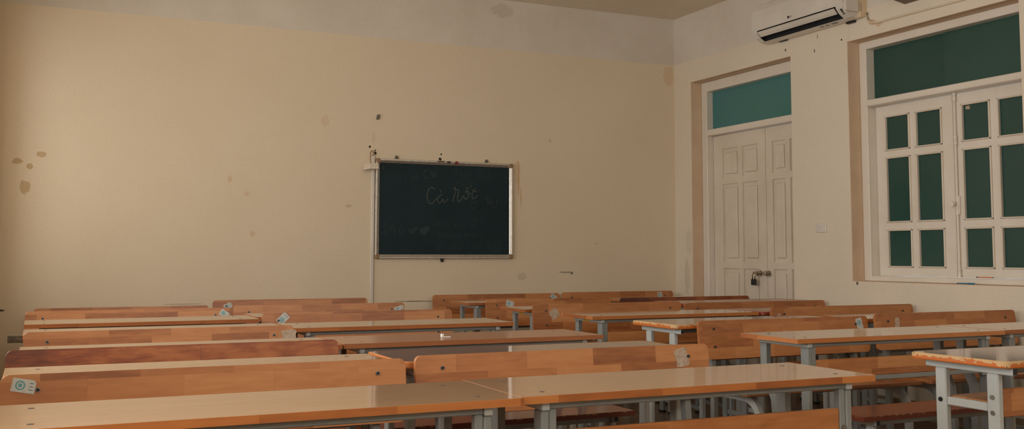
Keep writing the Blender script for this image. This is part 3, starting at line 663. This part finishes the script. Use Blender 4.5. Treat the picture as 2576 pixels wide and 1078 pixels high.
def make_desk_laminate(name, top='mauve_top', edge='worn_orange', h=.755, label=''):
    d = empty(name, label, 'desk')
    pts = []
    W2, D2, r = .6, .215, .03
    for cx, cy, a0 in ((W2 - r, D2 - r, 0), (-W2 + r, D2 - r, 90), (-W2 + r, -D2 + r, 180), (W2 - r, -D2 + r, 270)):
        for i in range(6):
            a = math.radians(a0 + 18 * i); pts.append((cx + r * math.cos(a), cy + r * math.sin(a)))
    ins = [(x * (1 - .004), y * (1 - .008)) for x, y in pts]
    bm = bmesh.new(); prism(bm, ins, 'z', h - .023, h); tp = obj('desktop', bm, M[top], d)
    bm = bmesh.new()
    n = len(pts); prof = ((0, -.0235), (0, -.003), (-.003, .0004))
    rings = []
    for k, (off, dz) in enumerate(((.0, -.024), (.0015, -.02), (.0015, -.004), (-.0035, .0006))):
        rings.append([bm.verts.new((x + off * (1 if x > 0 else -1), y + off * (1 if y > 0 else -1), h + dz)) for x, y in pts])
    inn = [bm.verts.new((x * .985, y * .96, h - .024)) for x, y in pts]
    for a, b in zip([inn] + rings, rings):
        if a is b: continue
        for i in range(n): bm.faces.new((a[i], a[(i + 1) % n], b[(i + 1) % n], b[i]))
    eb = obj('edge_band', bm, M[edge], tp); eb['label'] = 'chipped coloured edge' if 'worn' in edge else 'coloured edge'
    z1 = h - .0245
    for s in (-1, 1):
        xa, xb = sorted((s * .53, s * .555))
        obj('side_rail', bx(xa, xb, -.205, .18, z1 - .028, z1, bev=.003), M['steel_pale'], d)
        bm = bx(xa + .003, xb - .003, -.2065, -.205, z1 - .025, z1 - .003); obj('tube_end', bm, M['black'], d)
        for y0, y1 in ((-.145, -.095), (.085, .135)):
            lg = obj('leg', bx(xa, xb, y0, y1, .012, z1 - .0285, bev=.004), M['steel_pale'], d)
            obj('foot_cap', bx(xa - .002, xb + .002, y0 - .002, y1 + .002, 0, .014), M['black'], lg)
            for bz in ((.62, .565) if y0 < 0 else (.585,)):
                bm = bmesh.new(); cyl(bm, (s * .557, (y0 + y1) / 2, bz), .009, .006, 'x', 6); obj('bolt', bm, M['bolt_rim'] if y0 < 0 else M['bolt'], lg)
        obj('cross_bar', bx(xa + .002, xb - .002, -.094, .084, .567, .597, bev=.003), M['steel_pale'], d)
        obj('foot_rail', bx(xa + .002, xb - .002, -.094, .084, .08, .11, bev=.003), M['steel_pale'], d)
    obj('rear_rail', bx(-.529, .529, .09, .12, z1 - .027, z1 - .001, bev=.003), M['steel'], d)
    obj('front_rail', bx(-.529, .529, -.14, -.11, z1 - .027, z1 - .001, bev=.003), M['steel'], d)
    obj('book_shelf', bx(-.528, .528, -.11, .10, .585, .60), M['board'], d)
    obj('modesty_panel', bx(-.528, .528, -.143, -.125, .55, .65, bev=.003), M['board'], d)
    return d

# ------------------------------------------------------------------ benches
TILT = math.radians(6.5)
def make_bench(name, label, board='board', seat='board', zt=.78, so=0.0):
    """origin on the floor under the top edge of the backrest"""
    b = empty(name, label, 'bench')
    bh = .205; th = .018
    bm = bmesh.new(); prism(bm, rounded(1.2, bh, .022, .022), 'y', 0, th, .0025)
    bk = obj('backrest', bm, M[board], b); bk.location = (0, -bh * math.sin(TILT), zt - bh * math.cos(TILT)); bk.rotation_euler = (-TILT, 0, 0)
    bm = bmesh.new(); box(bm, -.6, .6, -.40 + so, -.125 + so, .43, .45, .004, 2); obj('seat', bm, M[seat], b)
    for s in (-1, 1):
        xa, xb = sorted((s * .49, s * .515))
        for bz in ((.045, .140) if board == 'board' else ()):
            bm = bmesh.new(); cyl(bm, (s * .503, -.002, bh - bz), .0072, .004, 'y', 18); w_ = obj('washer', bm, M['bolt_rim'], bk)
            bm = bmesh.new(); cyl(bm, (s * .503, -.005, bh - bz), .0052, .004, 'y', 12); obj('bolt', bm, M['bolt'], bk)
        # rear post rising to the backrest
        top = (-.030 + th + .012, zt - .05)
        yk = -.02 - .09
        path = [(-.002, .012), (-.002, .42), (.016, zt - bh + .01), (.035, zt - .055)]
        lg = obj('leg', sweep_yz(bmesh.new(), path, xa, xb, .034), M['steel'], b)
        obj('foot_cap', bx(xa - .002, xb + .002, -.023, .019, 0, .014), M['black'], lg)
        # front leg with the large bend into the seat rail
        f0 = -.385 + so
        path = [(-.020, .409), (f0 + .12, .409)] + [(f0 + .12 - .12 * math.sin(math.radians(a)), .289 + .12 * math.cos(math.radians(a))) for a in (12, 25, 38, 51, 64, 77, 90)] + [(f0, .012)]
        lg = obj('leg', sweep_yz(bmesh.new(), path, xa, xb, .038), M['steel_pale'], b)
        obj('foot_cap', bx(xa - .002, xb + .002, f0 - .022, f0 + .022, 0, .014), M['black'], lg)
        obj('foot_rail', bx(xa + .002, xb - .002, f0 + .02, -.020, .075, .10, bev=.003), M['steel'], b)
    obj('stretcher', bx(-.489, .489, -.15, -.125, .385, .41, bev=.003), M['steel'], b)
    return b

def make_stool(name, label, so=0.0, rail=None):
    """backless bench; origin on the floor under the middle of the seat"""
    b = empty(name, label, 'bench')
    bm = bmesh.new(); box(bm, -.598, .598, -.123, .123, .431, .4505, .002); s_ = obj('seat', bm, M['red_seat'], b)
    bm = bmesh.new()
    for x0, x1, y0, y1 in ((-.6, .6, -.1255, -.123), (-.6, .6, .123, .1255), (-.6, -.598, -.123, .123), (.598, .6, -.123, .123)): box(bm, x0, x1, y0, y1, .430, .4507)
    e_ = obj('edge_band', bm, M['worn_seat'], s_); e_['label'] = 'chipped dark red edge'
    for s in (-1, 1):
        xa, xb = sorted((s * .50, s * .525))
        obj('side_rail', bx(xa, xb, -.115, .10, .405, .4295, bev=.003), M['steel_pale'], b)
        obj('tube_end', bx(xa + .003, xb - .003, -.1165, -.115, .408, .427), M['black'], b)
        for y0, y1 in ((-.095, -.055), (.055, .095)):
            lg = obj('leg', bx(xa, xb, y0, y1, .012, .4045, bev=.004), M['steel_pale'], b)
            obj('foot_cap', bx(xa - .002, xb + .002, y0 - .002, y1 + .002, 0, .014), M['black'], lg)
        obj('foot_rail', bx(xa + .002, xb - .002, -.054, .054, .075, .10, bev=.003), M['steel'], b)
    obj('stretcher', bx(-.499, .499, -.088, -.062, .4045, .4295, bev=.003), M['steel'], b)
    obj('stretcher', bx(-.499, .499, .062, .088, .4045, .4295, bev=.003), M['steel'], b)
    if rail:
        obj('back_rail', bx(-.6, .6, .13, .15, rail - .037, rail, bev=.002), M['darkwood'], b)
        for s in (-1, 1):
            xa, xb = sorted((s * .50, s * .525)); obj('post', bx(xa, xb, .1505, .175, .405, rail - .004, bev=.003), M['steel'], b)
    return b

# stickers (fixed flat on the backrest, local x right / z up from the backrest's lower edge centre)
def sticker(bench, x, dz, rot, kind='teal', w=.062, h=.04):
    bk = [c for c in bench.children if c.name.startswith('backrest')][0]
    bh = .205
    pts = [(-w / 2, -h / 2), (w / 2, -h / 2), (w / 2, h / 2 * .6), (w / 2 - .006, h / 2), (-w / 2, h / 2)]
    if kind == 'torn':
        rnd = random.Random(int(abs(x * 1000) + 7)); pts = []
        for i in range(18):
            a = 2 * math.pi * i / 18; r = .86 + .14 * rnd.random(); cx, cz = math.cos(a), math.sin(a); q = max(abs(cx), abs(cz))
            pts.append((cx / q * w / 2 * r, cz / q * h / 2 * r))
    bm = bmesh.new(); prism(bm, pts, 'y', -.0008, 0.0)
    st = obj('sticker', bm, M['torn'] if kind == 'torn' else M['paper'], bk)
    st['label'] = 'peeled sticker residue' if kind == 'torn' else 'white sticker with a round teal emblem'
    st.location = (x, -.0006, bh - dz); st.rotation_euler = (0, rot, 0)
    if kind == 'teal':
        bm = bmesh.new(); c0 = (-w * .14, 0); ro, ri = h * .34, h * .25
        n = 24
        A = [bm.verts.new((c0[0] + ro * math.cos(2 * math.pi * i / n), -.0012, c0[1] + ro * math.sin(2 * math.pi * i / n))) for i in range(n)]
        B = [bm.verts.new((c0[0] + ri * math.cos(2 * math.pi * i / n), -.0012, c0[1] + ri * math.sin(2 * math.pi * i / n))) for i in range(n)]
        for i in range(n): bm.faces.new((A[i], A[(i + 1) % n], B[(i + 1) % n], B[i]))
        star = [bm.verts.new((c0[0] + (ri * .75 if i % 2 == 0 else ri * .42) * math.sin(math.pi * i / 5), -.0012, c0[1] + (ri * .75 if i % 2 == 0 else ri * .42) * math.cos(math.pi * i / 5))) for i in range(10)]
        bm.faces.new(star); o = obj('sticker_emblem', bm, M['teal'], st)
        o.parent = bk; o.location = st.location; o.rotation_euler = st.rotation_euler
        bm = bmesh.new()
        for k in range(3): box(bm, w * .24, w * .42, -.0013, -.0010, -.010 + k * .009, -.0075 + k * .009)
        o = obj('sticker_print', bm, M['ink'], bk); o.location = st.location; o.rotation_euler = st.rotation_euler
    return st

GD = 'wooden school desks in rows'; GB = 'school benches with backrests in rows'
def put(proto, used, x0, x1, y, label, group, depth_off=0.0, z=0.0):
    o = proto if not used.get(id(proto)) else copy_tree(proto)
    used[id(proto)] = True
    o.location = ((x0 + x1) / 2, y + depth_off, z); o.scale = ((x1 - x0) / 1.2, 1, 1)
    o['label'] = label; o['group'] = group
    return o
used = {}
dk = make_desk_wood(label='')
dky = make_desk_wood(yellow=True, label='')
dkb = make_desk_wood(top='brown_top', edge='brown_edge', label='')
dkl = make_desk_laminate('school_desk', label='')
dk4 = make_desk_laminate('school_desk', edge='orange_edge', label='')
dkr = make_desk_laminate('school_desk', top='brown_top', edge='red_edge', label='')
DESKS = [  # proto, x0, x1, near edge y, label
 (dk, -.105, 1.1378, 2.385, 'glossy wooden desk nearest the camera at bottom left, its left end cut by the frame'),
 (dk, 1.138, 2.345, 2.400, 'glossy wooden desk, front row beside the aisle, teal label on its leg'),
 (dk, -.09, 1.11, 3.290, 'wooden desk in the left column right behind the pale front backrest with the stamped sticker'),
 (dk4, 1.14, 2.37, 3.345, 'mauve laminate desk right behind the bench with the torn grey sticker'),
 (dk, -.06, 1.135, 4.100, 'wooden desk in the left column directly behind the dark red backrest'),
 (dkb, 1.145, 2.37, 4.110, 'plain brown laminate desk with a white scrap on its top'),
 (dk, -.06, 1.145, 5.120, 'wooden desk in the left column behind the backrest with the scraped sticker'),
 (dk, 1.155, 2.37, 5.090, 'wooden desk in the second column, fourth row, below the chalkboard'),
 (dk, -.065, 1.15, 5.900, 'wooden desk farthest visible in the left column with its front edge showing'),
 (dk, 1.165, 2.38, 6.085, 'wooden desk in the second column mostly hidden behind the fifth row backrest'),
 (dkl, 3.04, 4.28, 2.505, 'mauve desk with chipped orange edge at the right edge of the photo'),
 (dk, 3.02, 4.31, 3.545, 'glossy wooden desk across the aisle, second row, its left end and panel visible'),
 (dk, 4.325, 5.50, 3.565, 'wooden desk beside the window wall joined to the second row desk by a red seam'),
 (dkl, 3.05, 4.27, 4.545, 'desk with badly chipped orange end left of the tall wooden backrest, third row'),
 (dk, 4.36, 5.50, 4.515, 'wooden desk under the window, third row, a pale strip between two backrests'),
 (dky, 3.01, 4.245, 5.350, 'wooden desk across the aisle, fourth row, yellow label under its left end'),
 (dkr, 4.27, 5.50, 5.350, 'red edged desk in the wall column, fourth row, reflecting the door'),
 (dky, 2.975, 4.18, 6.215, 'small visible corner of a desk with yellow label behind the fourth row backrest'),
 (dkr, 4.28, 5.50, 6.235, 'red edged desk just in front of the door, wall column'),
 (dk, 2.985, 4.20, 7.235, 'desk corner farthest back across the aisle, before the last backrest'),
 (dk, 4.39, 5.50, 7.310, 'last desk beside the door, thin pale strip of top visible'),
]
for p_, x0, x1, y, lab in DESKS:
    assert len(lab.split()) <= 16, lab
    hd = .215 if p_ in (dkl, dkr, dk4) else .2
    o = put(p_, used, x0, x1, y + hd, lab, GD)
    if 'just in front of the door' in lab: o.scale.z = 1.02
    if 'teal label on its leg' in lab:
        s_ = obj('leg_label', bx(.5295 - .023 + .0015, .5265, -.1762, -.1752, .532, .592), M['teal'], o); s_['label'] = 'teal printed label'
bt = make_bench('school_bench', '')
bred = make_bench('school_bench', '', board='red_board', seat='red_board')
bst = make_stool('backless_bench', '')
bsr = make_stool('backless_bench', '', rail=.713)
sf = {}
BENCH = [
 (bt, -.09, 1.11, 3.235, 0, 'pale wooden bench nearest on the left with a stamped sticker beside its left bolt', [(-.54, .032, .2, 'teal', .062, .038)]),
 (bt, 1.165, 2.365, 3.295, 0, 'wooden bench nearest in the second column with a torn grey sticker by its right bolt', [(.475, .05, -.2, 'torn', .062, .075)]),
 (bred, -.10, 1.105, 4.055, 0, 'dark red glossy bench backrest, left column, swirled grain and no sticker', []),
 (bt, -.055, 1.13, 4.96, 0, 'wooden bench in the left column with a scraped white sticker at its right end', [(.575, .045, 0, 'torn', .075, .05)]),
 (bt, 1.185, 2.375, 6.03, 0, 'wooden bench in the second column with a tilted sticker right of its left bolt', [(-.475, .035, -.75, 'teal', .07, .045)]),
 (bt, -.07, 1.13, 6.76, 0, 'wooden bench at the rear of the left column with a sticker by its right bolt', [(.56, .04, .6, 'teal', .06, .04)]),
 (bt, 1.19, 2.39, 7.00, 0, 'second farthest wooden bench of the second column with a white sticker at the right', [(.558, .04, -.3, 'teal', .07, .03)]),
 (bt, -.03, 1.165, 7.95, -.04, 'farthest bench of the left column, only a thin brown top strip showing', []),
 (bt, 1.185, 2.38, 7.88, 0, 'farthest wooden bench against the back wall left of the white trunking', [(-.49, .045, -.4, 'teal', .06, .04)]),
 (bt, 3.01, 4.21, 8.08, .005, 'farthest wooden bench across the aisle, against the wall right of the chalkboard', [(.54, .035, .6, 'teal', .06, .04)]),
 (bt, 4.235, 5.41, 8.08, .01, 'farthest wooden bench in the corner beside the door', [(.45, .035, 0, 'teal', .05, .045)]),
 (bt, 3.11, 4.215, 7.19, 0, 'wooden bench across the aisle, one before the last, sticker beside a red desk corner', [(-.38, .035, .3, 'teal', .07, .045)]),
 (bt, 3.01, 4.195, 6.165, .012, 'wooden bench across the aisle with a torn sticker between two left bolts', [(-.44, .065, -.6, 'torn', .07, .065)]),
 (bred, 4.225, 5.50, 7.06, 0, 'dark red bench right in front of the padlocked door', []),
 (bt, 4.205, 5.495, 6.13, 0, 'wooden bench in the wall column below the switch, its left end rounded', []),
 (bt, 4.28, 5.505, 5.27, .008, 'wooden bench near the window wall, below the left end of the window', [(-.545, .055, 0, 'torn', .03, .03)]),
 (bt, 3.17, 4.345, 4.50, -.005, 'large wooden bench backrest across the aisle with an upright teal sticker at its right end', [(.535, .05, 1.35, 'teal', .075, .045)]),
 (bt, 4.355, 5.50, 4.45, .008, 'wooden bench under the window with a grey torn sticker strip near its left bolt', [(-.43, .07, .15, 'torn', .04, .10)]),
]
bases = {id(bt): copy_tree(bt), id(bred): copy_tree(bred)}
first = {id(bt): True, id(bred): True}
for p_, x0, x1, y, z, lab, st in BENCH:
    o = bases[id(p_)] if False else (copy_tree(p_))
    o.location = ((x0 + x1) / 2, y, 0); o.scale = ((x1 - x0) / 1.2, 1, 1 + z / .78); o['label'] = lab; o['group'] = GB
    for a in st: sticker(o, *a)
def kill(o):
    for c in list(o.children): kill(c)
    bpy.data.objects.remove(o)
for o in list(bases.values()) + [bt, bred]: kill(o)
GS = 'backless benches between desks'
STOOLS = [
 (bst, 3.13, 4.33, 3.40, 'worn red backless bench across the aisle behind the leg with the teal label'),
 (bst, 1.16, 2.36, 3.95, 'backless bench between the orange edged mauve desk and the plain brown laminate desk'),
 (bst, 1.16, 2.36, 4.80, 'backless bench behind the plain brown laminate desk, second column'),
 (bsr, -.135, 1.07, 5.60, 'bench with a dark weathered wooden rail poking out at far left'),
]
for p_, x0, x1, y, lab in STOOLS: put(p_, used, x0, x1, y, lab, GS)

# paper scrap on the brown desk
bm = bmesh.new(); box(bm, -.022, .022, -.006, .006, 0, .004, .001); box(bm, -.022, -.008, -.004, .010, .003, .016, .003); tag(obj('paper_scrap', bm, M['white_scrap'], loc=(1.648, 4.258, .7555)), 'tiny crumpled white paper scrap on the plain brown desk', 'paper')
bpy.context.view_layer.update()
